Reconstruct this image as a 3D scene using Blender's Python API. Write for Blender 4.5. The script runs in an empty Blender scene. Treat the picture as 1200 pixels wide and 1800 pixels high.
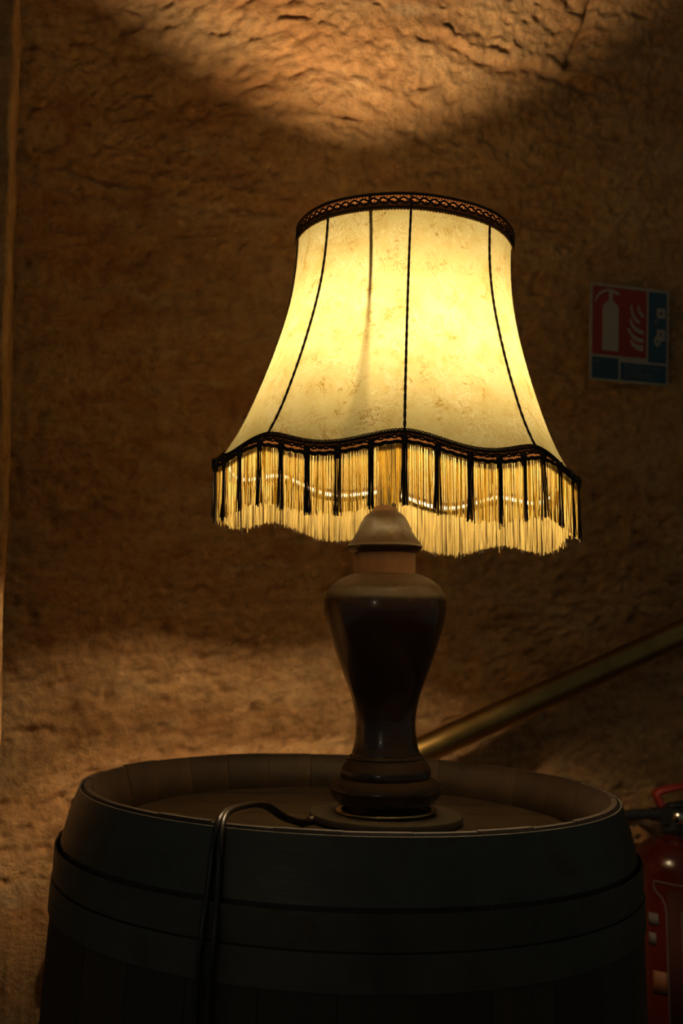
import bpy, math, random
import numpy as np
from mathutils import Vector, Matrix

random.seed(7)
rng = np.random.RandomState(11)
scn = bpy.context.scene
COL = scn.collection
R_ = math.radians
ZC = 1.112                      # camera height; "h" below means height relative to the camera

# ------------------------------------------------------------------ camera, world, light, exposure
cam_d = bpy.data.cameras.new('camera'); cam = bpy.data.objects.new('camera', cam_d); COL.objects.link(cam)
cam_d.sensor_fit = 'VERTICAL'; cam_d.sensor_height = 36.0; cam_d.sensor_width = 24.0
cam_d.lens = 38.0
cam_d.clip_start = 0.02
cam.location = (0, 0, ZC); cam.rotation_euler = (R_(90 + 6.25), 0, 0)
cam_d.dof.use_dof = True; cam_d.dof.focus_distance = 1.03; cam_d.dof.aperture_fstop = 7.1
scn.camera = cam

w = bpy.data.worlds.new('cellar_air'); scn.world = w; w.use_nodes = True
bg = w.node_tree.nodes['Background']
bg.inputs['Color'].default_value = (0.92, 1.0, 0.82, 1); bg.inputs['Strength'].default_value = 0.034

BULB_STRENGTH = 2080.0
BULB_COLOR = (1.0, 0.75, 0.46)

# a second lamp burns on another table behind the camera; it shows as small glints on the polished wood
l2 = bpy.data.lights.new('far_table_lamp_light', 'POINT'); l2.energy = 4.0; l2.shadow_soft_size = 0.022
l2.color = (1.0, 0.80, 0.55)
l2o = bpy.data.objects.new('far_table_lamp_light', l2); COL.objects.link(l2o)
l2o.location = (-1.15, -1.9, ZC + 0.42)

vs = scn.view_settings
vs.view_transform = 'Standard'; vs.look = 'None'; vs.gamma = 1.0; vs.use_curve_mapping = False
vs.exposure = 0.12

# ------------------------------------------------------------------ helpers
def tag(o, label=None, cat=None, group=None, kind=None):
    if label: o['label'] = label
    if cat: o['category'] = cat
    if group: o['group'] = group
    if kind: o['kind'] = kind
    return o

def empty(name, loc, rot=(0, 0, 0)):
    o = bpy.data.objects.new(name, None); COL.objects.link(o)
    o.location = loc; o.rotation_euler = rot; o.empty_display_size = 0.05
    return o

def make_mesh(name, geo, smooth=True):
    v, f = geo
    me = bpy.data.meshes.new(name)
    me.from_pydata([tuple(map(float, p)) for p in v], [], f)
    me.validate(); me.update()
    if smooth: me.polygons.foreach_set('use_smooth', [True] * len(me.polygons))
    return me

def obj(name, geo, mat, parent=None, smooth=True, auto=None):
    me = make_mesh(name, geo, smooth) if isinstance(geo, tuple) else geo
    if mat and not me.materials: me.materials.append(mat)
    o = bpy.data.objects.new(name, me); COL.objects.link(o)
    if parent: o.parent = parent
    if auto is not None:
        try: me.set_sharp_from_angle(angle=R_(auto))
        except Exception: pass
    return o

def join(*geos):
    V, F = [], []
    for v, f in geos:
        b = len(V); V.extend([tuple(p) for p in v]); F.extend([tuple(i + b for i in q) for q in f])
    return V, F

def lathe(prof, n=64, cap0=False, cap1=False):
    """prof: list of (r, z)"""
    V, F = [], []
    for r, z in prof:
        for i in range(n):
            a = 2 * math.pi * i / n
            V.append((r * math.cos(a), r * math.sin(a), z))
    for k in range(len(prof) - 1):
        for i in range(n):
            j = (i + 1) % n
            F.append((k * n + i, k * n + j, (k + 1) * n + j, (k + 1) * n + i))
    if cap0: F.append(tuple(range(n - 1, -1, -1)))
    if cap1: F.append(tuple((len(prof) - 1) * n + i for i in range(n)))
    return V, F

def spline(pts, n):
    """Catmull-Rom through points (any dimension)"""
    P = np.array(pts, float); m = len(P)
    P = np.vstack([2 * P[0] - P[1], P, 2 * P[-1] - P[-2]])
    out = []
    for t in np.linspace(0, m - 1, n):
        i = min(int(t), m - 2); s = t - i
        a, b, c, d = P[i:i + 4]
        out.append(.5 * (2 * b + (c - a) * s + (2 * a - 5 * b + 4 * c - d) * s * s + (3 * b - a - 3 * c + d) * s ** 3))
    return np.array(out)

def tube(path, rad, n=6, closed=False, caps=True):
    P = np.array(path, float); m = len(P)
    rad = np.full(m, rad) if np.isscalar(rad) else np.array(rad)
    if closed: T = np.roll(P, -1, 0) - np.roll(P, 1, 0)
    else: T = np.gradient(P, axis=0)
    T /= (np.linalg.norm(T, axis=1)[:, None] + 1e-12)
    ref = np.array([0, 0, 1.]) if abs(T[0][2]) < .9 else np.array([1., 0, 0])
    V, F = [], []
    N = np.cross(T[0], ref); N /= np.linalg.norm(N)
    for k in range(m):
        N = N - T[k] * np.dot(N, T[k]); N /= (np.linalg.norm(N) + 1e-12)
        B = np.cross(T[k], N)
        for i in range(n):
            a = 2 * math.pi * i / n
            V.append(P[k] + rad[k] * (math.cos(a) * N + math.sin(a) * B))
    for k in range(m if closed else m - 1):
        k2 = (k + 1) % m
        for i in range(n):
            j = (i + 1) % n
            F.append((k * n + i, k * n + j, k2 * n + j, k2 * n + i))
    if caps and not closed:
        F.append(tuple(range(n - 1, -1, -1))); F.append(tuple((m - 1) * n + i for i in range(n)))
    return V, F

def box(x0, x1, y0, y1, z0, z1):
    V = [(x, y, z) for z in (z0, z1) for y in (y0, y1) for x in (x0, x1)]
    F = [(0, 2, 3, 1), (4, 5, 7, 6), (0, 1, 5, 4), (2, 6, 7, 3), (0, 4, 6, 2), (1, 3, 7, 5)]
    return V, F

def prism(poly, z0, z1):
    n = len(poly)
    V = [(x, y, z0) for x, y in poly] + [(x, y, z1) for x, y in poly]
    F = [tuple(range(n - 1, -1, -1)), tuple(range(n, 2 * n))]
    F += [(i, (i + 1) % n, n + (i + 1) % n, n + i) for i in range(n)]
    return V, F

# numpy value noise ------------------------------------------------
_TAB = rng.rand(256, 256)
def vnoise(x, y):
    xi = np.floor(x).astype(int); yi = np.floor(y).astype(int)
    fx = x - xi; fy = y - yi
    fx = fx * fx * fx * (fx * (fx * 6 - 15) + 10); fy = fy * fy * fy * (fy * (fy * 6 - 15) + 10)
    g = lambda a, b: _TAB[a % 256, b % 256]
    return (g(xi, yi) * (1 - fx) + g(xi + 1, yi) * fx) * (1 - fy) + (g(xi, yi + 1) * (1 - fx) + g(xi + 1, yi + 1) * fx) * fy
def fbm(x, y, o=4, gain=.5):
    s = 0; a = 1; t = 0
    for k in range(o):
        s = s + a * (vnoise(x + 17.3 * k, y + 9.1 * k) - .5); t += a; a *= gain; x = x * 2.03; y = y * 2.03
    return s / t * 2

# ------------------------------------------------------------------ materials
def new_mat(name):
    m = bpy.data.materials.new(name); m.use_nodes = True
    nt = m.node_tree; nt.nodes.clear()
    out = nt.nodes.new('ShaderNodeOutputMaterial')
    return m, nt, out

class NT:
    def __init__(s, nt): s.nt = nt
    def n(s, typ, **kw):
        nd = s.nt.nodes.new(typ)
        for k, v in kw.items():
            if k.startswith('i_'): 
                key = k[2:].replace('_', ' ')
                nd.inputs[key].default_value = v
            else: setattr(nd, k, v)
        return nd
    def l(s, a, b): s.nt.links.new(a, b)
    def coord(s, kind='Object', scale=(1, 1, 1), rot=(0, 0, 0)):
        tc = s.n('ShaderNodeTexCoord'); mp = s.n('ShaderNodeMapping')
        mp.inputs['Scale'].default_value = scale; mp.inputs['Rotation'].default_value = rot
        s.l(tc.outputs[kind], mp.inputs['Vector']); return mp.outputs['Vector']
    def noise(s, vec, scale, detail=6, rough=.55, dist=0):
        nd = s.n('ShaderNodeTexNoise'); nd.inputs['Scale'].default_value = scale
        nd.inputs['Detail'].default_value = detail; nd.inputs['Roughness'].default_value = rough
        nd.inputs['Distortion'].default_value = dist
        s.l(vec, nd.inputs['Vector']); return nd.outputs['Fac']
    def ramp(s, fac, stops):
        nd = s.n('ShaderNodeValToRGB'); cr = nd.color_ramp
        while len(cr.elements) < len(stops): cr.elements.new(.5)
        for e, (p, c) in zip(cr.elements, stops):
            e.position = p; e.color = (*c, 1) if len(c) == 3 else c
        s.l(fac, nd.inputs['Fac']); return nd.outputs['Color']
    def mix(s, fac, a, b, mode='MIX'):
        nd = s.n('ShaderNodeMix', data_type='RGBA', blend_type=mode)
        for sock, val in ((nd.inputs[0], fac), (nd.inputs[6], a), (nd.inputs[7], b)):
            if isinstance(val, bpy.types.NodeSocket): s.l(val, sock)
            elif isinstance(val, (int, float)): sock.default_value = val
            else: sock.default_value = (*val, 1)
        return nd.outputs[2]
    def math(s, op, a, b=None):
        nd = s.n('ShaderNodeMath', operation=op)
        for sock, val in ((nd.inputs[0], a), (nd.inputs[1], b)):
            if val is None: continue
            if isinstance(val, bpy.types.NodeSocket): s.l(val, sock)
            else: sock.default_value = val
        return nd.outputs[0]
    def bump(s, h, strength, dist=.002):
        nd = s.n('ShaderNodeBump'); nd.inputs['Strength'].default_value = strength; nd.inputs['Distance'].default_value = dist
        s.l(h, nd.inputs['Height']); return nd.outputs['Normal']
    def bsdf(s, out, color=None, rough=.5, metal=0, normal=None, spec=None):
        b = s.n('ShaderNodeBsdfPrincipled')
        for key, val in (('Base Color', color), ('Roughness', rough), ('Metallic', metal), ('Normal', normal), ('Specular IOR Level', spec)):
            if val is None: continue
            if isinstance(val, bpy.types.NodeSocket): s.l(val, b.inputs[key])
            elif key == 'Base Color': b.inputs[key].default_value = (*val, 1)
            else: b.inputs[key].default_value = val
        s.l(b.outputs[0], out.inputs['Surface']); return b

def simple(name, color, rough=.5, metal=0, var=.15, scale=60, bump=0, spec=None):
    m, nt, out = new_mat(name); t = NT(nt)
    v = t.coord(); f = t.noise(v, scale)
    c = t.ramp(f, [(.3, tuple(x * (1 - var) for x in color)), (.7, tuple(min(1, x * (1 + var)) for x in color))])
    t.bsdf(out, c, rough, metal, t.bump(f, bump) if bump else None, spec)
    return m

def mat_stone():
    m, nt, out = new_mat('hewn_limestone'); t = NT(nt)
    v = t.coord('Object'); vs_ = t.coord('Object', (1, 1, 2.6), (0, 0.10, 0))
    big = t.noise(v, 2.3, 4, .55, .4); med = t.noise(vs_, 8, 8, .62, .5); fine = t.noise(v, 55, 8, .7); grit = t.noise(v, 210, 4, .7)
    c1 = t.ramp(big, [(.32, (.46, .220, .088)), (.50, (.60, .335, .138)), (.68, (.66, .41, .190))])
    c2 = t.ramp(med, [(.30, (.34, .155, .060)), (.50, (.60, .335, .143)), (.72, (.74, .49, .240))])
    c = t.mix(.55, c1, c2)
    red = t.noise(t.coord('Object', (1, 1, 1.5)), 4.1, 5, .6)
    c = t.mix(t.ramp(red, [(.52, (0, 0, 0)), (.70, (.55, .55, .55))]), c, (.60, .26, .085))
    pale = t.noise(t.coord('Object', (1.2, 1, 5.5), (0, .14, 0)), 5.2, 5, .55, .7)
    c = t.mix(t.ramp(pale, [(.60, (0, 0, 0)), (.70, (.6, .6, .6))]), c, (.60, .42, .22))
    g = t.ramp(fine, [(.25, (.45, .42, .39)), (.52, (1, 1, 1)), (.80, (1.35, 1.32, 1.24))])
    c = t.mix(.72, c, t.mix(1.0, c, g, 'MULTIPLY'))
    h = t.math('ADD', t.math('MULTIPLY', fine, 1.0), t.math('MULTIPLY', grit, .35))
    t.bsdf(out, c, .95, 0, t.bump(h, 1.0, .009), .15)
    return m

def mat_wood(name, dark, light, rough, grain=(30, 30, 2.2), dust=0, bump=.12, random_amt=.0, spec=.5, coat=0):
    m, nt, out = new_mat(name); t = NT(nt)
    v = t.coord('Object', grain)
    f = t.noise(v, 3.0, 8, .62, .6); f2 = t.noise(t.coord('Object', tuple(g * .25 for g in grain)), 3, 5, .6)
    c = t.mix(.45, t.ramp(f, [(.32, dark), (.68, light)]), t.ramp(f2, [(.3, dark), (.7, light)]))
    if random_amt:
        oi = t.n('ShaderNodeObjectInfo')
        mul = t.math('ADD', t.math('MULTIPLY', oi.outputs['Random'], random_amt * 2), 1 - random_amt)
        cb = t.n('ShaderNodeCombineColor'); [t.l(mul, cb.inputs[i]) for i in range(3)]
        c = t.mix(1.0, c, cb.outputs[0], 'MULTIPLY')
    r = rough
    if dust:
        geo = t.n('ShaderNodeNewGeometry'); sep = t.n('ShaderNodeSeparateXYZ'); t.l(geo.outputs['Normal'], sep.inputs[0])
        dn = t.noise(t.coord('Object'), 38, 6, .65)
        k = t.math('ADD', sep.outputs['Z'], t.math('MULTIPLY', t.math('SUBTRACT', dn, .5), .5))
        m0 = t.ramp(k, [(.12, (0, 0, 0)), (.60, (1, 1, 1))]); mk = t.math('MULTIPLY', m0, dust)
        c = t.mix(mk, c, (.026, .0165, .010))
        r = t.math('ADD', t.math('MULTIPLY', m0, .45), rough)
        spec = t.math('MULTIPLY', t.math('SUBTRACT', 1.0, t.math('MULTIPLY', m0, .85)), spec)
    b = t.bsdf(out, c, r, 0, t.bump(f, bump, .001), spec)
    if coat:
        b.inputs['Coat Weight'].default_value = coat
        if dust: t.l(t.math('MULTIPLY', t.math('SUBTRACT', 1.0, m0), coat), b.inputs['Coat Weight'])
        b.inputs['Coat IOR'].default_value = 1.5; b.inputs['Coat Roughness'].default_value = .05
    return m

def mat_shade():
    m, nt, out = new_mat('parchment_skin'); t = NT(nt)
    v = t.coord('Object')
    cloud = t.noise(v, 30, 8, .66, 1.0)
    def creases(scale, dist, width, sc=(1, 1, 1), rot=(0, 0, 0)):
        n_ = t.noise(t.coord('Object', sc, rot), scale, 5, .6, dist)
        a_ = t.math('ABSOLUTE', t.math('SUBTRACT', n_, .5))
        return t.ramp(a_, [(0, (1, 1, 1)), (width, (0, 0, 0))])
    sp1 = t.ramp(t.noise(v, 48, 5, .65), [(.50, (0, 0, 0)), (.62, (1, 1, 1))])
    sp2 = t.ramp(t.noise(t.coord('Object', (1, 1, 1), (1, 2, 3)), 30, 5, .65), [(.42, (0, 0, 0)), (.60, (1, 1, 1))])
    gold_l = t.math('MULTIPLY', creases(34, 2.2, .034), sp1)
    gold_s = t.ramp(t.noise(v, 170, 6, .7, 1.2), [(.60, (0, 0, 0)), (.70, (1, 1, 1))])
    pale_l = t.math('MULTIPLY', creases(60, 2.6, .030, (1, 1, .7), (.4, .6, .2)), sp2)
    base = t.ramp(cloud, [(.28, (.76, .60, .20)), (.50, (.97, .85, .38)), (.75, (1.06, .97, .54))])
    c = t.mix(t.math('MULTIPLY', gold_l, 1.0), base, (.52, .31, .03))
    c = t.mix(t.math('MULTIPLY', t.math('MULTIPLY', gold_s, sp1), .85), c, (.52, .31, .03))
    c = t.mix(t.math('MULTIPLY', pale_l, .7), c, (1.5, 1.4, .95))
    h = t.math('ADD', t.math('MULTIPLY', pale_l, .8), t.math('MULTIPLY', gold_l, -.5))
    nrm = t.bump(h, .35, .0012)
    dif = t.n('ShaderNodeBsdfDiffuse'); t.l(t.mix(1.0, c, (.22, .20, .16), 'MULTIPLY'), dif.inputs['Color']); t.l(nrm, dif.inputs['Normal'])
    tr = t.n('ShaderNodeBsdfTranslucent'); t.l(t.mix(1.0, c, (SHADE_T, SHADE_T * .97, SHADE_T * .86), 'MULTIPLY'), tr.inputs['Color']); t.l(nrm, tr.inputs['Normal'])
    add = t.n('ShaderNodeMixShader'); add.inputs[0].default_value = .5
    t.l(dif.outputs[0], add.inputs[1]); t.l(tr.outputs[0], add.inputs[2])
    gl = t.n('ShaderNodeBsdfGlossy'); gl.inputs['Roughness'].default_value = .38; gl.inputs['Color'].default_value = (.8, .8, .8, 1); t.l(nrm, gl.inputs['Normal'])
    fm = t.n('ShaderNodeMixShader'); fm.inputs[0].default_value = .03
    t.l(add.outputs[0], fm.inputs[1]); t.l(gl.outputs[0], fm.inputs[2])
    t.l(fm.outputs[0], out.inputs['Surface'])
    return m

def mat_thread(name, col, trans, tcol):
    m, nt, out = new_mat(name); t = NT(nt)
    f = t.noise(t.coord('Object', (900, 900, 4)), 1.0, 3)
    c = t.ramp(f, [(.3, tuple(x * .72 for x in col)), (.7, col)])
    dif = t.n('ShaderNodeBsdfDiffuse'); t.l(c, dif.inputs['Color'])
    tr = t.n('ShaderNodeBsdfTranslucent'); t.l(t.mix(1.0, c, tcol, 'MULTIPLY'), tr.inputs['Color'])
    mx = t.n('ShaderNodeMixShader'); mx.inputs[0].default_value = trans
    t.l(dif.outputs[0], mx.inputs[1]); t.l(tr.outputs[0], mx.inputs[2])
    gl = t.n('ShaderNodeBsdfGlossy'); gl.inputs['Roughness'].default_value = .4; gl.inputs['Color'].default_value = (.9, .85, .7, 1)
    m2 = t.n('ShaderNodeMixShader'); m2.inputs[0].default_value = .03
    t.l(mx.outputs[0], m2.inputs[1]); t.l(gl.outputs[0], m2.inputs[2])
    t.l(m2.outputs[0], out.inputs['Surface'])
    return m

def mat_emit(name, col, strength):
    m, nt, out = new_mat(name); t = NT(nt)
    e = t.n('ShaderNodeEmission'); e.inputs['Color'].default_value = (*col, 1); e.inputs['Strength'].default_value = strength
    t.l(e.outputs[0], out.inputs['Surface']); return m

def mat_steel():
    m, nt, out = new_mat('dull_hoop_steel'); t = NT(nt)
    f = t.noise(t.coord('Object'), 14, 8, .65); s = t.noise(t.coord('Object', (4, 4, 90)), 5, 4, .6)
    c = t.ramp(f, [(.3, (.050, .047, .036)), (.52, (.082, .078, .060)), (.68, (.075, .048, .028))])
    r = t.math('ADD', t.math('MULTIPLY', s, .25), .36)
    t.bsdf(out, c, r, .35, t.bump(s, .10, .001))
    return m

SHADE_T = 0.074
M = dict(
    stone=mat_stone(),
    floor=simple('trodden_earth_floor', (.16, .11, .07), .95, 0, .35, 9, .4),
    shade=mat_shade(),
    gold=mat_thread('gold_rayon_thread', (.56, .45, .15), .66, (1.0, .92, .66)),
    black=mat_thread('brown_black_thread', (.035, .022, .012), .05, (.5, .4, .3)),
    braid=mat_thread('dark_brown_braid', (.16, .085, .040), .5, (.45, .33, .22)),
    braid_cord=simple('black_braid_cord', (.034, .022, .014), .75, 0, .4, 200, .3, .25),
    picot=mat_thread('copper_brown_picot', (.55, .30, .10), .5, (.9, .7, .5)),
    wire=simple('white_wrapped_wire', (.42, .39, .32), .45, 0, .05, 80),
    frame=simple('bare_steel_wire', (.25, .23, .20), .4, .8, .2, 80),
    wood=mat_wood('polished_walnut', (.012, .0058, .003), (.034, .016, .0075), .24, (26, 26, 2.0), .34, .05, 0, .5, .35),
    collar=mat_wood('bare_turned_wood', (.060, .023, .008), (.11, .045, .016), .6, (30, 30, 1.6), 0, .2),
    disc=simple('dusty_base_board', (.038, .029, .020), .75, 0, .3, 90, .2),
    brass=simple('thin_brass_line', (.55, .42, .22), .3, 1.0, .1, 60),
    socket=simple('dark_bakelite', (.03, .022, .016), .45, 0, .1, 60),
    bulb=mat_emit('glowing_bulb', BULB_COLOR, BULB_STRENGTH),
    cord=simple('glossy_brown_cable', (.014, .010, .007), .33, 0, .1, 60),
    stave=mat_wood('aged_oak_stave', (.019, .0110, .006), (.056, .032, .016), .60, (22, 22, 1.2), 0, .35, .28),
    head=mat_wood('aged_oak_head', (.012, .0075, .0045), (.042, .025, .014), .55, (1.4, 24, 24), 0, .4, .22),
    steel=mat_steel(),
    rail=simple('aged_brass_rail', (.40, .245, .075), .33, 1.0, .25, 16, .05),
    red=simple('red_enamel', (.050, .006, .003), .20, 0, .08, 8),
    red_matte=simple('red_plastic', (.30, .03, .018), .5, 0, .1, 20),
    label_red=simple('dark_red_label', (.024, .007, .005), .8, 0, .1, 20, 0, .08),
    print=simple('grey_white_print', (.075, .064, .058), .7, 0, .1, 60, 0, .1),
    orange=simple('orange_print', (.10, .03, .005), .7, 0, .1, 60),
    black_rubber=simple('black_rubber', (.015, .015, .015), .4, 0, .2, 50),
    chrome=simple('bright_metal', (.6, .55, .45), .18, 1.0, .05, 50),
    sign_white=simple('sign_white', (.30, .27, .24), .6, 0, .05, 30),
    sign_red=simple('sign_red', (.24, .022, .014), .55, 0, .06, 30),
    sign_blue=simple('sign_blue', (.016, .055, .11), .55, 0, .08, 30),
    sign_black=simple('sign_black', (.03, .03, .028), .6, 0, .1, 30),
    sign_grey=simple('sign_text_grey', (.09, .10, .12), .6, 0, .05, 30),
)

# ------------------------------------------------------------------ the setting
KW = .95; TH = math.atan(.345); Y0 = 1.82 * KW                 # the rock wall runs back to the right
E_ = np.array([math.cos(TH), math.sin(TH), 0]); N_ = np.array([math.sin(TH), -math.cos(TH), 0])
def wallpt(s, h, off=0.0):
    p = np.array([0, Y0, ZC]) + E_ * s * KW + N_ * off * KW
    return np.array([p[0], p[1], ZC + h * KW])

def wall_relief(s, z):
    d = .016 * fbm(s * 2.1 + 3, z * 2.6 + 8, 3)
    d = d + .0060 * fbm(s * 7 + z * 1.3, z * 13 - s * 2 + 4, 4)
    # chisel scars: short, slightly slanting furrows
    a = fbm(s * 17 + z * 6 + 40, z * 44 - s * 9 + 11, 3)
    d = d - .0058 * np.clip(np.abs(a) * -1 + .16, 0, 1) / .16 * np.clip(fbm(s * 5 + 90, z * 6 + 70, 2) + .35, 0, 1)
    d = d + .0040 * fbm(s * 42 + 5, z * 60 + 2, 3)
    # coarse pitted grain
    g1 = fbm(s * 30 + z * 9 + 13, z * 52 - s * 14 + 31, 3); d = d - .0048 * np.clip(g1 - .12, 0, 1) / .5
    g2 = fbm(s * 75 + z * 20 + 3, z * 105 - s * 30 + 61, 2); d = d - .0034 * np.clip(g2 - .05, 0, 1) / .5
    # pits
    p = vnoise(s * 34 + 7, z * 46 + 19); d = d - .010 * np.clip(p - .80, 0, 1) / .2
    # bedding ledges dipping to the right
    for zz, dip, s0, s1, dep in ((.765, -.16, -.64, -.12, .008), (.710, -.10, -.52, -.36, .007), (.56, -.10, -.40, -.20, .006),
                                 (.975, -.06, .06, .46, .007), (.70, -.10, -.34, .04, .006)):
        line = zz + dip * (s - s0) + .012 * fbm(s * 9 + zz * 31, s * 0 + zz * 7, 3)
        m = np.clip((s - s0) / .06, 0, 1) * np.clip((s1 - s) / .06, 0, 1)
        t = (z - line)
        d = d + m * dep * np.exp(-np.abs(t - .006) / .012) * np.where(t < 0, .25, 1) - m * dep * np.exp(-((t + .010) / .008) ** 2)
    # slanting crack up in the vault springing
    cs = .355 + (z - .965) * .38 + .008 * fbm(z * 30, z * 0 + 3, 2)
    d = d - .022 * np.exp(-((s - cs) / .0085) ** 2) * np.clip((z - .955) / .03, 0, 1)
    # drill holes
    for hs, hz in ((-.253, .750), (-.34, .60), (-.45, .70)):
        d = d - .016 * np.exp(-(((s - hs) ** 2 + (z - hz) ** 2) / .0042 ** 2))
    # above lamp height the rock leans in, as a vault begins
    lw = np.clip((-s - .02) / .42, 0, 1); lw = .18 - .13 * lw * lw * (3 - 2 * lw)
    d = d + lw * (np.sqrt(z * z + .0025) + z) / 2
    return d

def axis(c0, c1, fine, o0, o1, coarse):
    a = np.arange(o0, c0, coarse); b = np.arange(c0, c1, fine); c = np.arange(c1, o1 + coarse, coarse)
    return np.concatenate([a, b, c])
S = axis(-.78, .82, .0037, -1.7, 3.8, .04); Zh = axis(-.38, 1.30, .0037, -1.28, 2.60, .04)
SS, ZZ = np.meshgrid(S, Zh)
D = wall_relief(SS, ZZ) * KW
PX = E_[0] * SS * KW + N_[0] * D; PY = Y0 + E_[1] * SS * KW + N_[1] * D; PZ = ZC + ZZ * KW
nS, nZ = len(S), len(Zh)
V = np.stack([PX, PY, PZ], -1).reshape(-1, 3)
idx = np.arange(nS * nZ).reshape(nZ, nS)
Fq = np.stack([idx[:-1, :-1], idx[:-1, 1:], idx[1:, 1:], idx[1:, :-1]], -1).reshape(-1, 4)
me = bpy.data.meshes.new('wall_back')
me.vertices.add(len(V)); me.vertices.foreach_set('co', V.ravel())
me.loops.add(Fq.size); me.loops.foreach_set('vertex_index', Fq.ravel().astype(np.int32))
me.polygons.add(len(Fq)); me.polygons.foreach_set('loop_start', np.arange(0, Fq.size, 4, dtype=np.int32))
me.polygons.foreach_set('loop_total', np.full(len(Fq), 4, np.int32))
me.update(calc_edges=True); me.validate()
me.polygons.foreach_set('use_smooth', [True] * len(me.polygons))
o = obj('wall_back', me, M['stone']); tag(o, 'rough hewn brown limestone cellar wall behind the lamp', kind='structure')

# floor, sloping with the barrel
TILT = R_(1.8)
BX, BY = .009 - .95 * math.sin(TILT), 1.178
Vf, Ff = [], []
n = 40
for j in range(n + 1):
    for i in range(n + 1):
        x = -2.4 + 6.4 * i / n; y = -2.6 + 5.8 * j / n
        Vf.append((x, y, -(x - BX) * math.tan(TILT)))
for j in range(n):
    for i in range(n):
        a = j * (n + 1) + i; Ff.append((a, a + 1, a + n + 2, a + n + 1))
o = obj('floor', (Vf, Ff), M['floor']); tag(o, 'trodden earth cellar floor under the barrel', kind='structure')

# rough stone pier at the left edge, nearer than the wall: its right flank catches the lamp light
def pier():
    V, F = [], []
    y_front, y_back = 1.18, 1.50
    zs = np.arange(0.0, 2.75, .012)
    # cross-section path: from back along the right flank to the front corner, then along the front face to the left
    sec = [(1.0 - k / 14) for k in range(15)]
    m = 15 + 10
    for z in zs:
        lean = -.0042 * (z - ZC) / .5
        for k in range(15):
            t = k / 14
            y = y_back + (y_front - y_back) * t
            x = -.3125 * y + (.006 if t > .97 else 0.0) * -1 + .0035 * (1 - t)
            nn = .006 * float(fbm(np.array([y * 14.]), np.array([z * 9.]), 4)[0])
            V.append((x + lean + nn, y, z))
        for k in range(1, 11):
            x = -.3125 * y_front - .006 - .035 * k
            nn = .010 * float(fbm(np.array([x * 9. + 50]), np.array([z * 9. + 3]), 4)[0])
            V.append((x + lean, y_front + nn + .004, z))
    for j in range(len(zs) - 1):
        for k in range(m - 1):
            a = j * m + k; F.append((a, a + m, a + m + 1, a + 1))
    return V, F
o = obj('wall_left', pier(), M['stone']); tag(o, 'edge of a stone pier at the far left of the cellar wall', kind='structure')

# ------------------------------------------------------------------ barrel
HB = .95
def Rout(t):
    t = min(t, HB - t)
    return .2775 + .030 * (1 - math.exp(-t / .07))
barrel = empty('oak_barrel', (BX, BY, 0), (0, TILT, 0))
tag(barrel, 'dark oak barrel with steel hoops standing on end under the lamp', 'barrel')

NS = 30
def stave_geo():
    da = math.pi / NS * .990
    ts = [0, .006, .012, .022, .034, .05, .07, .10, .14, .20, .3, .42, .53, .65, .75, .81, .85, .88, .91, .935, .944, HB]
    V, F = [], []
    na = 4
    for t in ts:
        tm = min(t, HB - t)
        ro = Rout(t) - (.0015 if tm < .003 else 0)
        th = .0052 if tm <= 0 else (.0052 + (.0265 - .0052) * min(1, tm / .032))
        ri = ro - th
        z = HB - t
        for k in range(na + 1):
            a = -da + 2 * da * k / na
            V.append((ro * math.sin(a), -ro * math.cos(a), z))
        for k in range(na + 1):
            a = da - 2 * da * k / na
            V.append((ri * math.sin(a), -ri * math.cos(a), z))
    m = 2 * (na + 1)
    for j in range(len(ts) - 1):
        for k in range(m):
            k2 = (k + 1) % m
            F.append((j * m + k, (j + 1) * m + k, (j + 1) * m + k2, j * m + k2))
    F.append(tuple(range(m))); F.append(tuple((len(ts) - 1) * m + i for i in range(m - 1, -1, -1)))
    return V, F
stave_me = make_mesh('stave', stave_geo(), True); stave_me.materials.append(M['stave'])
try: stave_me.set_sharp_from_angle(angle=R_(35))
except Exception: pass
for i in range(NS):
    o = bpy.data.objects.new('stave', stave_me); COL.objects.link(o); o.parent = barrel
    o.rotation_euler = (0, 0, 2 * math.pi * (i + .37) / NS)
    o.location = (0, 0, random.uniform(-.0012, .0004))

# head: planks clipped to a circle, bevelled rim dropping into the croze
HEAD_T = .038; RH = .2485
def board_geo(v0, v1):
    g = .0007; v0 += g; v1 -= g
    RI = RH - .012
    def half(R, v): return math.sqrt(max(0, R * R - v * v))
    top, low = [], []
    N = 14
    vs1 = np.linspace(v0, v1, N)
    def ring(R):
        right = [(half(R, min(max(v, -R + 1e-4), R - 1e-4)), v) for v in vs1]
        left = [(-x, v) for x, v in reversed(right)]
        return right + left
    a = ring(RI) if max(abs(v0), abs(v1)) < RI else [(x, min(max(v, -RI), RI)) for x, v in ring(RI)]
    b = ring(RH)
    n = len(a); zt = HB - HEAD_T
    V = [(x, v, zt) for x, v in a] + [(x, v, zt - .007) for x, v in b] + [(x, v, zt - .022) for x, v in b]
    F = [tuple(range(n)), tuple(range(3 * n - 1, 2 * n - 1, -1))]
    for k in range(2):
        for i in range(n):
            j = (i + 1) % n
            F.append((k * n + i, (k + 1) * n + i, (k + 1) * n + j, k * n + j))
    return V, F
edges = [-RH + .0005, -.178, -.108, -.030, .046, .112, .186, RH - .0005]
for a, b in zip(edges[:-1], edges[1:]):
    o = obj('head_board', board_geo(a, b), M['head'], barrel, smooth=False)
    o.rotation_euler = (0, 0, R_(8)); o.location = (0, 0, random.uniform(-.0006, .0004))

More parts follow.
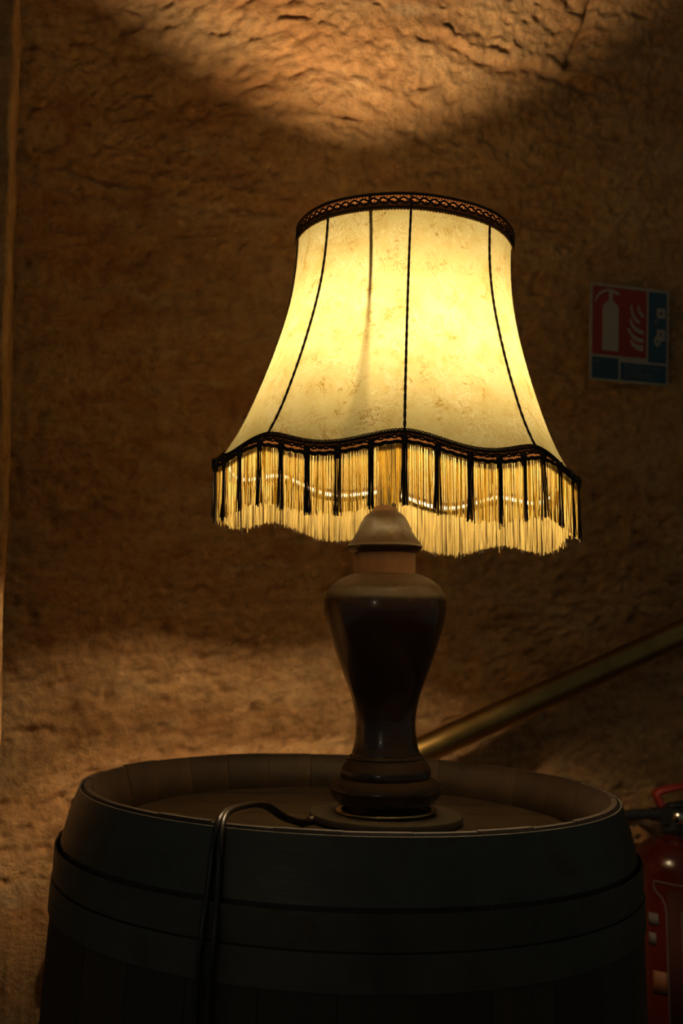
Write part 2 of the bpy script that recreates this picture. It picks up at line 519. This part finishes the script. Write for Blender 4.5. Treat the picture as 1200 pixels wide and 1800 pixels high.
def hoop_geo(t0, t1, d0, d1, th=.0018, n=144, overlap=R_(-93)):
    """conical band from t0 (top) to t1, clearances d0/d1; overlap: azimuth of the riveted lap"""
    V, F = [], []
    prof = [(Rout(t0) + d0, t0), (Rout((t0 + t1) / 2) + (d0 + d1) / 2, (t0 + t1) / 2), (Rout(t1) + d1, t1)]
    sec = [(r + th, HB - t) for r, t in prof] + [(r, HB - t) for r, t in reversed(prof)]
    m = len(sec)
    for i in range(n):
        a = 2 * math.pi * i / n
        daz = (a - overlap + math.pi) % (2 * math.pi) - math.pi
        add = .0022 if abs(daz) < R_(7) else 0
        for k, (r, z) in enumerate(sec):
            rr = r + (add if k < 3 else 0)
            V.append((rr * math.sin(a), -rr * math.cos(a), z))
    for i in range(n):
        j = (i + 1) % n
        for k in range(m):
            k2 = (k + 1) % m
            F.append((i * m + k, i * m + k2, j * m + k2, j * m + k))
    return V, F
for (t0, t1, d0, d1) in ((.003, .055, .0006, .0006), (.058, .087, .0056, .0014), (.0885, .118, .0026, .0010), (.24, .275, .0016, .0008)):
    hp = obj('hoop', hoop_geo(t0, t1, d0, d1), M['steel'], barrel, auto=40)
    for az in (-96, -90):
        a = R_(az); tm = (t0 + t1) / 2; r = Rout(tm) + (d0 + d1) / 2 + .0035
        rv = obj('rivet', lathe([(.0001, .0042), (.003, .0036), (.0052, .0018), (.006, 0)], 14), M['steel'], hp)
        rv.location = (r * math.sin(a), -r * math.cos(a), HB - tm)
        rv.rotation_euler = (R_(90), 0, a)

# ------------------------------------------------------------------ table lamp
H0 = -.2                                   # lamp stands on the barrel head
LX, LY = .0473, 1.178
HEADZ = .95 - HEAD_T
LZ = ZC + H0
lamp = empty('table_lamp', (LX, LY, LZ))
tag(lamp, 'lit table lamp with turned dark wood base and fringed parchment bell shade', 'lamp')

def hy(y):  return LY * math.tan(math.atan((900 - y) / 1900) + R_(6.25)) - H0
def rr(px, y): return px * (LY * .994 + (hy(y) + H0) * .109) / 1900

disc = obj('base_disc', lathe([(.001, 0.0), (.080, 0.0), (.0815, .0012), (.0815, .0062), (.0805, .0075), (.001, .0080)], 96), M['disc'], lamp, auto=40)
disc.rotation_euler = (0, TILT, 0); disc.location = (0, 0, -.0006)
line = obj('brass_ring', lathe([(.048, .008), (.0530, .0085), (.0537, .0100), (.0530, .0115), (.048, .0120)], 80), M['brass'], lamp)

def prof(pts, n): 
    P = spline([(rr(px, y), hy(y)) for y, px in pts], n)
    return [tuple(p) for p in P]
foot = prof([(1416, 60), (1411, 82), (1406, 88), (1399, 94), (1388, 97.5), (1378, 95), (1371, 88), (1367, 82)], 40)
foot += prof([(1366.5, 79.5), (1361, 80), (1352, 79), (1345, 75), (1338, 70.5), (1334, 68.5)], 24)
foot += prof([(1333.2, 66), (1331, 66.5), (1328, 65.5), (1326, 62)], 12)
obj('foot_moulding', lathe(foot, 96), M['wood'], lamp, auto=50)
vase = prof([(1330, 60), (1324, 60), (1312, 56.5), (1295, 53.8), (1273, 52.5), (1248, 55), (1225, 60), (1204, 67), (1170, 79.5), (1135.6, 91), (1101, 102),
             (1083, 106), (1066.7, 107.8), (1049, 105.5), (1032, 96), (1021, 83), (1014, 70), (1009.5, 57), (1008.5, 40)], 110)
obj('vase_body', lathe(vase, 128), M['wood'], lamp)
obj('collar', lathe([(rr(50, 1010), hy(1011)), (rr(54, 1010), hy(1010)), (rr(54, 975), hy(973)), (rr(48, 975), hy(972))], 80), M['collar'], lamp, auto=40)
cap = prof([(972.5, 50), (972, 57), (969, 61.5), (964, 65.4), (960, 65.8), (957, 64), (953, 60.5), (944, 54), (935, 49), (926, 45), (916, 40), (909, 35.5), (903, 29), (899.5, 24), (898.5, 22)], 70)
obj('cap', lathe(cap, 96), M['wood'], lamp)
obj('neck_ring', lathe([(rr(20, 900), hy(900)), (rr(23, 899), hy(899)), (rr(23, 890), hy(890)), (rr(18, 889), hy(889)), (.004, hy(888.5))], 48), M['collar'], lamp, auto=40)

TS = R_(2.8)                                # the shade hangs tilted to the right
ax = lambda h: (.0108 + (h - .17) * math.tan(TS))
sock = obj('socket', lathe([(.004, 0), (.0125, .001), (.0125, .045), (.0170, .051), (.0170, .106), (.0370, .1085), (.0380, .110), (.0370, .1115), (.0150, .1125), (.0150, .132), (.004, .133)], 48), M['socket'], lamp, auto=40)
sock.location = (.0020, -.001, .136 - H0 - .002); sock.rotation_euler = (R_(6), R_(7), 0)
bulb = obj('bulb', lathe([(.0110, 0), (.0125, .004), (.0165, .010), (.0185, .018), (.0185, .024), (.0165, .032), (.0110, .039), (.0045, .0425), (.0005, .043)], 32), M['bulb'], lamp)
bulb.location = (.0180, -.0140, .263 - H0); bulb.rotation_euler = (R_(6), R_(7), 0)

# ---- shade (its own part: everything below hangs on the wire frame)
SH = .17                                    # height of the shade's local origin
SP = np.array([(.1985, .163), (.1935, .1715), (.1865, .183), (.182, .190), (.1710, .210), (.1590, .24), (.1480, .27), (.1385, .30), (.1300, .33), (.1235, .36),
               (.1200, .39), (.1188, .42), (.1192, .442)])
def prad(h): return float(np.interp(h, SP[:, 1], SP[:, 0]))
# smooth the profile
_hh = np.linspace(.155, .445, 146); _rr = np.array([prad(x) for x in _hh])
_rr[:4] = np.interp(_hh[:4], [_hh[0], _hh[4]], [_rr[4] + .0065, _rr[4]])
for _ in range(60): _rr[1:-1] = .25 * _rr[:-2] + .5 * _rr[1:-1] + .25 * _rr[2:]
def prad(h): return float(np.interp(h, _hh, _rr))
def scal(az): return .5 - .5 * math.cos(8 * az)            # 0 on a rib, 1 mid panel
def hbot(az): return .1845 - .0128 * scal(az) ** .85
def spt(az, h, out=0.0):
    low = max(0, min(1, (.44 - h) / .25))
    r = prad(h) * (1 - .022 * scal(az) * (.35 + .65 * low)) + out
    x = r * math.sin(az); y = -r * math.cos(az)
    back = max(0, min(1, y / .19))
    return np.array([x, y, h - SH - .075 * x * back * low])

shade_rot = (0, TS, 0)
azs = np.linspace(0, 2 * math.pi, 321)[:-1]
# wire frame: top ring, scalloped bottom ring, eight ribs (own mesh of the shade part)
geos = [tube([spt(a, .437, -.0022) for a in azs[::4]], .0014, 6, True)]
for k in range(8):
    a = k * math.pi / 4
    geos.append(tube([spt(a, h, -.0022) for h in np.linspace(.437, .178, 26)], .0011, 5))
shade = obj('lampshade', join(*geos), M['frame'], lamp)
shade.location = (.0108, 0, SH - H0); shade.rotation_euler = shade_rot
tag(shade, 'parchment bell shade with black seams, braid and gold fringe')

obj('wire_ring', tube([spt(a, hbot(a) - .0105, -.006) for a in azs[::2]], .0024, 8, True), M['wire'], shade)
# carrier: three upright wires from the top ring, bent in to the socket
for k in range(3):
    rot = Matrix.Rotation(k * 2 * math.pi / 3, 3, 'Z')
    pts = [(-.0405, -.1085, .434), (-.0355, -.1100, .36), (-.030, -.1115, .28), (-.0262, -.1120, .225), (-.0245, -.108, .212), (-.0205, -.09, .208), (-.004, -.018, .206)]
    P = [np.array(rot @ Vector(p)) - np.array([0, 0, SH]) for p in spline(pts, 40)]
    obj('carrier_wire', tube(P, .0017, 7), M['frame'], shade)
obj('carrier_ring', lathe([(.0170, .206 - SH), (.0215, .2045 - SH), (.0215, .2075 - SH), (.0170, .206 - SH)], 32), M['frame'], shade, auto=30).location = (-.006, 0, 0)

# eight skin panels
for k in range(8):
    V, F = [], []
    na, nh = 16, 34
    for j in range(nh + 1):
        for i in range(na + 1):
            a = (k + i / na) * math.pi / 4
            hb = hbot(a) - .003
            V.append(spt(a, hb + (.431 - hb) * j / nh))
    for j in range(nh):
        for i in range(na):
            q = j * (na + 1) + i; F.append((q, q + 1, q + na + 2, q + na + 1))
    obj('shade_panel', (V, F), M['shade'], shade)
    a = k * math.pi / 4
    hs = np.linspace(.432, .180, 60)
    # two-ply cord laid over the seam
    ply = []
    for ph in (0, math.pi):
        ply.append(tube([spt(a + .0006 * math.cos(i * 1.4 + ph) / .16, h, .0010 + .0005 * math.sin(i * 1.4 + ph)) for i, h in enumerate(hs)], .0010, 5))
    obj('seam_cord', join(*ply), M['braid_cord'], shade)

# braids
def band(hfun0, hfun1, out, closed_az, nrow=4, wob=.0):
    V, F = [], []
    N = len(closed_az)
    for j in range(nrow + 1):
        t = j / nrow
        for i, a in enumerate(closed_az):
            h = hfun0(a) + (hfun1(a) - hfun0(a)) * t
            V.append(spt(a, h, out + .0006 * math.sin(math.pi * t)))
    for j in range(nrow):
        for i in range(N):
            i2 = (i + 1) % N
            F.append((j * N + i, (j + 1) * N + i, (j + 1) * N + i2, j * N + i2))
    return V, F
def wavy(hfun, out, amp, waves, rad, ph=0, n=640, seg=5):
    return tube([spt(a, hfun(a) + amp * math.sin(waves * a + ph), out) for a in np.linspace(0, 2 * math.pi, n + 1)[:-1]], rad, seg, True)
def picots(hfun, out, count, size, rad, down=True):
    gs = []
    da = 2 * math.pi / count
    for k in range(count):
        a0 = k * da
        pts = []
        for i in range(6):
            t = math.pi * i / 5
            a = a0 + da * .46 * -math.cos(t)
            pts.append(spt(a, hfun(a0) + (-1 if down else 1) * size * math.sin(t), out))
        gs.append(tube(pts, rad, 4, caps=False))
    return join(*gs)

tb0, tb1 = (lambda a: .4425), (lambda a: .4255)
top_braid = obj('top_braid', band(tb0, tb1, .0012, azs), M['braid'], shade)
obj('braid_cord', join(wavy(lambda a: .4415, .0022, 0, 1, .0016), wavy(lambda a: .4365, .0024, .0011, 72, .0011), wavy(lambda a: .4325, .0026, .0012, 72, .0012, 2.2), wavy(lambda a: .4275, .0024, .0005, 150, .0011)), M['braid_cord'], top_braid)
tag(obj('picot_edge', join(picots(lambda a: .4270, .0022, 230, .0026, .00045), picots(lambda a: .4345, .0030, 230, .0018, .0004), picots(lambda a: .4395, .0028, 230, .0018, .0004)), M['picot'], top_braid), kind='stuff')

bb0 = lambda a: hbot(a) + .0015
bb1 = lambda a: hbot(a) - .0115
bot_braid = obj('bottom_braid', band(bb0, bb1, .0014, azs, 6), M['braid'], shade)
tag(obj('picot_edge', picots(lambda a: hbot(a) + .001, .0022, 420, .0016, .0006, False), M['braid_cord'], bot_braid), kind='stuff')
obj('braid_cord', join(wavy(lambda a: hbot(a) - .0010, .0026, .0004, 200, .0011), wavy(lambda a: hbot(a) - .0052, .0030, .0014, 96, .0011),
                       wavy(lambda a: hbot(a) - .0058, .0034, .0014, 96, .0009, math.pi), wavy(lambda a: hbot(a) - .0115, .0026, .0005, 120, .0019)), M['braid_cord'], bot_braid)

# fringe: gold threads in sections between dark tassels
NT_ = 40
TSINV = Matrix.Rotation(-TS, 3, 'Y')
def hang(top, length, sway, n=3, rad=.00055, seg=3, curl=0.0):
    """a thread hanging plumb (the shade itself is tilted)"""
    pts = []
    for k in range(n + 1):
        t = k / n
        d = TSINV @ Vector((sway[0] * t * t + curl * math.sin(t * 5), sway[1] * t * t, -length * t))
        pts.append(np.array(top) + np.array(d))
    return tube(pts, rad, seg, caps=False)
def anchor(a, out=0.0):
    return spt(a, bb1(a), .0012 + out)
step = 2 * math.pi / NT_
for k in range(NT_):
    gs = []
    nth = 31
    for i in range(nth):
        a = k * step + step * (i + .5 + random.uniform(-.6, .6)) / nth
        L = .0565 + random.gauss(0, .0011)
        if random.random() < .03: L += random.uniform(.002, .006)
        gs.append(hang(anchor(a, random.uniform(-.0022, .0004)), L, (random.gauss(0, .0008), random.gauss(0, .0008)), 3, random.uniform(.00042, .00060)))
    if random.random() < .35:
        a = k * step + step * random.random()
        gs.append(hang(anchor(a, .001), .05, (random.gauss(0, .005), random.gauss(0, .002)), 8, .00035, 3, .002))
    tag(obj('fringe_section', join(*gs), M['gold'], shade), kind='stuff')
for k in range(NT_):
    a0 = k * step
    gs = []
    for i in range(11):
        a = a0 + random.uniform(-.0026, .0026) / .2
        L = .0585 + random.gauss(0, .0016)
        if k == 34 and i < 4: L += random.uniform(.010, .026)
        sp = (a - a0) * .2
        gs.append(hang(anchor(a, random.uniform(.0006, .0022)), L, (random.gauss(0, .0011) + sp * .5 * math.cos(a0), random.gauss(0, .0008) + sp * .5 * math.sin(a0)), 4, .00062))
    if k % 8 == 5:
        gs.append(hang(anchor(a0, .002), .057, (random.uniform(.004, .008), 0), 8, .0004, 3, .0015))
    p = anchor(a0, .0012)
    gs.append(tube([p + np.array([0, 0, .006]), p + np.array([0, 0, .003]), p + np.array([0, 0, -.002]), p + np.array([0, 0, -.006])], [.0022, .0034, .0030, .0022], 7))
    obj('tassel', join(*gs), M['black'], shade)

# power cord: flat twin flex leaving the disc, arching over the rim and falling down the front of the barrel
def rim_pt(u_x, t, out):
    """point on the barrel front at world x, distance t below the rim"""
    r = Rout(t) + out
    bx = BX + (HB - t) * math.sin(TILT)
    dx = u_x - bx
    return np.array([u_x, BY - math.sqrt(r * r - dx * dx), HB - t - dx * math.sin(TILT)])
cpts = [(-.030, 1.150, ZC - .1965), (-.040, 1.135, ZC - .1955), (-.056, 1.085, ZC - .182), (-.073, 1.045, ZC - .164), (-.089, .985, ZC - .1560), (-.099, .932, ZC - .1545)]
endA = [rim_pt(-.1045, .012, .0062), rim_pt(-.1075, .045, .0058), rim_pt(-.1115, .085, .0105), rim_pt(-.1150, .14, .0080), rim_pt(-.1155, .25, .010), rim_pt(-.116, .40, .012), rim_pt(-.116, .60, .02)]
endB = [rim_pt(-.0995, .012, .0062), rim_pt(-.0995, .045, .0058), rim_pt(-.1010, .085, .0105), rim_pt(-.1050, .14, .0080), rim_pt(-.1090, .25, .010), rim_pt(-.110, .40, .012), rim_pt(-.111, .60, .02)]
off = np.array([.0017, .0017, 0])
base = np.array([LX, LY, LZ])
pa = np.array([np.array(p) - off for p in cpts] + endA) - base
pb = np.array([np.array(p) + off for p in cpts] + endB) - base
obj('power_cord', join(tube(spline(pa, 90), .0029, 8), tube(spline(pb, 90), .0029, 8)), M['cord'], lamp)
obj('cord_grip', tube([np.array((-.0235, 1.162, ZC - .1965)) - base, np.array((-.034, 1.143, ZC - .1962)) - base], [.0058, .0046], 10), M['cord'], lamp)

# ------------------------------------------------------------------ handrail
A = wallpt(.02, -.2245, .09); B = wallpt(.80, .068, .09)
rail = empty('handrail', A)
tag(rail, 'round metal handrail sloping up to the right along the rock wall', 'handrail')
A2 = A - (B - A) * .55
dirv = (B - A) / np.linalg.norm(B - A)
body = join(tube([A2 - A, (A2 + B) / 2 - A, B - A], .0215, 28))
obj('rail_tube', body, M['rail'], rail, auto=40)
for t in (-.35, .97):
    p = A + (B - A) * t
    q = p - N_ * .10 + np.array([0, 0, -.05])
    obj('wall_bracket', join(tube(spline([p - A + np.array([0, 0, -.018]), (p - A) + np.array([0, 0, -.05]), q - A], 12), .006, 8),
                             tube([q - A, q - A + N_ * .006], .028, 20)), M['frame'], rail)

# ------------------------------------------------------------------ fire point sign on the wall
KS = .882
sign = empty('fire_extinguisher_sign', np.array([0, 1.82 * KS, ZC]) + E_ * .574 * KS + np.array([0, 0, .4645 * KS]), (R_(4), 0, TH))
sign.scale = (KS, KS, KS)
tag(sign, 'red and blue sign with white extinguisher and flame pictograms on the wall', 'sign')
SW, SHH = .173, .1845
def flat(name, poly, depth, mat, lift):
    """poly in sign coordinates (x right from left edge, z up from bottom), mm"""
    P = [(x / 1000 - SW / 2, z / 1000) for x, z in poly]
    n = len(P)
    V = [(x, -lift, z) for x, z in P] + [(x, -lift + depth, z) for x, z in P]
    F = [tuple(range(n)), tuple(range(2 * n - 1, n - 1, -1))] + [(i, n + i, n + (i + 1) % n, (i + 1) % n) for i in range(n)]
    return obj(name, (V, F), mat, sign, smooth=False)
def rect(x0, x1, z0, z1): return [(x0, z0), (x1, z0), (x1, z1), (x0, z1)]
flat('board', rect(0, 173, 0, 184.5), .003, M['sign_white'], .003)
flat('red_field', rect(5, 123, 50, 179), .0006, M['sign_red'], .0036)
flat('blue_field', rect(128, 168, 43.5, 179), .0006, M['sign_blue'], .0036)
flat('blue_field', rect(5, 62, 5, 45), .0006, M['sign_blue'], .0036)
flat('blue_field', rect(67, 168, 5, 38.5), .0006, M['sign_blue'], .0036)
# extinguisher pictogram
arc = lambda cx, cz, r, a0, a1, n=10: [(cx + r * math.cos(R_(a0 + (a1 - a0) * i / n)), cz + r * math.sin(R_(a0 + (a1 - a0) * i / n))) for i in range(n + 1)]
bodyp = [(26, 58), (61, 58)] + [(61, 138)] + [(58, 146), (52, 151), (48, 153), (48, 160), (39, 160), (39, 153), (35, 151), (29, 146), (26, 138)]
flat('extinguisher_pictogram', bodyp, .0004, M['sign_white'], .0041)
flat('extinguisher_hose', [(39, 170), (30, 168), (20, 162), (12, 152), (9, 148), (8, 151), (11, 158), (18, 167), (28, 173), (39, 175)] + [(48, 175), (58, 172), (63, 167), (60, 164), (52, 167), (48, 168), (48, 160), (39, 160)], .0004, M['sign_white'], .0042)
for poly in ([(86, 147), (90, 150), (92, 138), (99, 126), (110, 118), (108, 114), (96, 119), (89, 130)],
             [(103, 151), (106, 150), (108, 141), (116, 133), (116, 126), (107, 132), (102, 141)],
             [(85, 124), (88, 124), (93, 113), (103, 106), (116, 102), (116, 94), (103, 97), (92, 104), (86, 114)],
             [(79, 103), (84, 105), (91, 96), (101, 89), (116, 86), (116, 79), (102, 80), (92, 85), (86, 93)],
             [(86, 82), (90, 83), (96, 77), (106, 74), (116, 74), (116, 63), (107, 63), (96, 68), (89, 74)]):
    flat('flame_pictogram', poly, .0004, M['sign_white'], .0041)
flat('class_pictogram', rect(146, 164, 130, 149), .0004, M['sign_white'], .0041)
flat('class_mark', arc(155, 139, 4.5, 0, 330), .0003, M['sign_grey'], .0044)
flat('class_pictogram', [(137, 126), (152, 128), (147, 121), (143, 116), (138, 121)], .0004, M['sign_grey'], .0041)
flat('class_pictogram', [(146, 84), (164, 87), (164, 108), (146, 108)], .0004, M['sign_white'], .0041)
flat('class_mark', rect(153, 158, 94, 103), .0003, M['sign_grey'], .0044)
flat('class_pictogram', [(139, 88), (146, 96), (156, 88), (152, 78), (147, 74), (141, 79)], .0004, M['sign_white'], .00415)
flat('class_mark', arc(147, 84, 3.2, 0, 330), .0003, M['sign_grey'], .0044)
flat('small_mark', rect(10, 20, 35, 40), .0003, M['sign_grey'], .0040)
for z, x1 in ((32, 155), (25.5, 112), (19, 140), (12.5, 136)):
    x = 74
    gs = 0
    while x < x1:
        wd = random.uniform(6, 14)
        flat('print_line', rect(x, min(x + wd, x1), z - 1.4, z + 1.4), .0003, M['sign_grey'], .0040)
        x += wd + 2.5

# ------------------------------------------------------------------ fire extinguisher hanging below the sign
EXP = wallpt(.574, -.80, .098); ex_h0 = -.80
ext = empty('fire_extinguisher', EXP, (0, 0, 0))
ext.scale = (KW, KW, KW)
tag(ext, 'red fire extinguisher with black hose hanging beside the barrel', 'fire extinguisher')
RE = .0755
zz = lambda h: h - ex_h0
cyl = [(.03, 0.004), (.066, 0.0), (.0735, .006), (RE, .016), (RE, zz(-.408))]
for i in range(1, 15):
    t = i / 14 * math.pi / 2
    cyl.append((.019 + (RE - .019) * math.cos(t), zz(-.408) + .054 * math.sin(t)))
cyl += [(.019, zz(-.343))]
obj('cylinder', lathe(cyl, 72), M['red'], ext, auto=50)
obj('neck', lathe([(.0205, zz(-.348)), (.0225, zz(-.345)), (.0225, zz(-.336)), (.017, zz(-.334)), (.017, zz(-.312)), (.004, zz(-.310))], 40), M['black_rubber'], ext, auto=40)
obj('valve', join(box(-.026, .026, -.014, .014, zz(-.330), zz(-.304)), tube([(-.026, 0, zz(-.316)), (-.040, 0, zz(-.316))], .011, 16)), M['black_rubber'], ext, smooth=False)
g = obj('gauge', lathe([(.0001, .006), (.008, .0055), (.0105, .003), (.0115, 0), (.0115, -.004)], 24), M['chrome'], ext)
g.location = (.002, -.0175, zz(-.320)); g.rotation_euler = (R_(90), 0, R_(-25))
lev = [(-.022, 0, zz(-.302)), (-.028, 0, zz(-.288)), (-.026, 0, zz(-.278)), (.02, 0, zz(-.268)), (.085, 0, zz(-.262))]
obj('lever', join(*[tube(np.array(spline(lev, 16)) + np.array([0, dy, 0]), .0052, 8) for dy in (-.009, -.003, .003, .009)]), M['red_matte'], ext)
lev2 = [(-.01, 0, zz(-.302)), (.03, 0, zz(-.297)), (.085, 0, zz(-.302))]
obj('carrying_handle', join(*[tube(np.array(spline(lev2, 12)) + np.array([0, dy, 0]), .0045, 8) for dy in (-.008, 0, .008)]), M['black_rubber'], ext)
hose = [(-.036, 0, zz(-.316)), (-.065, -.002, zz(-.316)), (-.105, -.004, zz(-.322)), (-.128, -.004, zz(-.345)), (-.132, -.002, zz(-.40)), (-.118, 0, zz(-.50)), (-.104, 0, zz(-.60))]
hs = obj('hose', tube(spline(hose, 60), .0088, 14), M['black_rubber'], ext)
obj('nozzle', tube([(-.104, 0, zz(-.598)), (-.102, 0, zz(-.63)), (-.100, 0, zz(-.68))], [.010, .011, .016], 16), M['black_rubber'], hs)
bk = wallpt(.574, -.40, .0) - EXP
obj('wall_hook', join(box(-.012, .012, .018, .104, zz(-.3460), zz(-.340)), box(-.02, .02, .098, .104, zz(-.40), zz(-.33))), M['frame'], ext, smooth=False).rotation_euler = (0, 0, TH)

def wrap(pts_az_h, lift, closed=False, width=.0012):
    """a printed line lying on the cylinder, through (azimuth deg, h)"""
    P = []
    for (a0, h0), (a1, h1) in zip(pts_az_h[:-1], pts_az_h[1:]):
        nn = max(2, int(abs(a1 - a0) / 4) + 1)
        for i in range(nn): 
            t = i / nn; P.append((a0 + (a1 - a0) * t, h0 + (h1 - h0) * t))
    P.append(pts_az_h[-1])
    Q = [np.array([(RE + lift) * math.sin(R_(a)), -(RE + lift) * math.cos(R_(a)), zz(h)]) for a, h in P]
    return tube(Q, width, 5)
def patch(a0, a1, h0, h1, lift):
    n = max(2, int(abs(a1 - a0) / 4) + 1)
    V, F = [], []
    for l in (lift, lift - .0006):
        for i in range(n + 1):
            a = R_(a0 + (a1 - a0) * i / n)
            for h in (h0, h1): V.append(((RE + l) * math.sin(a), -(RE + l) * math.cos(a), zz(h)))
    m = 2 * (n + 1)
    for i in range(n):
        F.append((2 * i, 2 * i + 2, 2 * i + 3, 2 * i + 1)); F.append((m + 2 * i + 1, m + 2 * i + 3, m + 2 * i + 2, m + 2 * i))
        F.append((2 * i, m + 2 * i, m + 2 * i + 2, 2 * i + 2)); F.append((2 * i + 1, 2 * i + 3, m + 2 * i + 3, m + 2 * i + 1))
    F.append((0, 1, m + 1, m)); F.append((2 * n, m + 2 * n, m + 2 * n + 1, 2 * n + 1))
    return V, F
lab = obj('label', patch(-29, 60, -.70, -.428, .0006), M['label_red'], ext)
obj('label_border', join(wrap([(60, -.418), (0, -.421), (-45, -.415), (-45, -.427), (-41, -.434), (-35, -.441), (-31, -.452), (-29.5, -.465), (-29.5, -.70)], .0006, width=.0013)), M['print'], lab)
obj('label_border', wrap([(40, -.462), (-11.5, -.461), (-11.5, -.600), (40, -.602)], .0006, width=.0009), M['print'], lab)
obj('label_border', wrap([(40, -.613), (-11.5, -.612), (-11.5, -.69), (40, -.69)], .0006, width=.0008), M['print'], lab)
for h0, h1 in ((-.497, -.467), (-.527, -.502), (-.559, -.533)):
    fr = obj('pictogram', patch(-8.5, 22, h0, h1, .0011), M['label_red'], lab)
    mid = (h0 + h1) / 2
    obj('pictogram_figure', join(patch(-6, 1, h0 + .003, mid, .0018), patch(-1, 6, mid - .006, h1 - .004, .0018), patch(4, 17, h0 + .002, h0 + .011, .0018), patch(9, 14, mid, h1 - .006, .0018)), M['print'], fr)
obj('print_line', join(patch(-6, 4, -.447, -.443, .0012), patch(6, 18, -.447, -.443, .0012), patch(1, 8, -.438, -.428, .0012)), M['print'], lab)
obj('print_patch', patch(-54, -40, -.488, -.468, .0007), M['print'], ext)
obj('print_patch', patch(-54, -44, -.520, -.500, .0007), M['print'], ext)
obj('warning_patch', patch(-50, -31, -.597, -.560, .0007), M['orange'], ext)
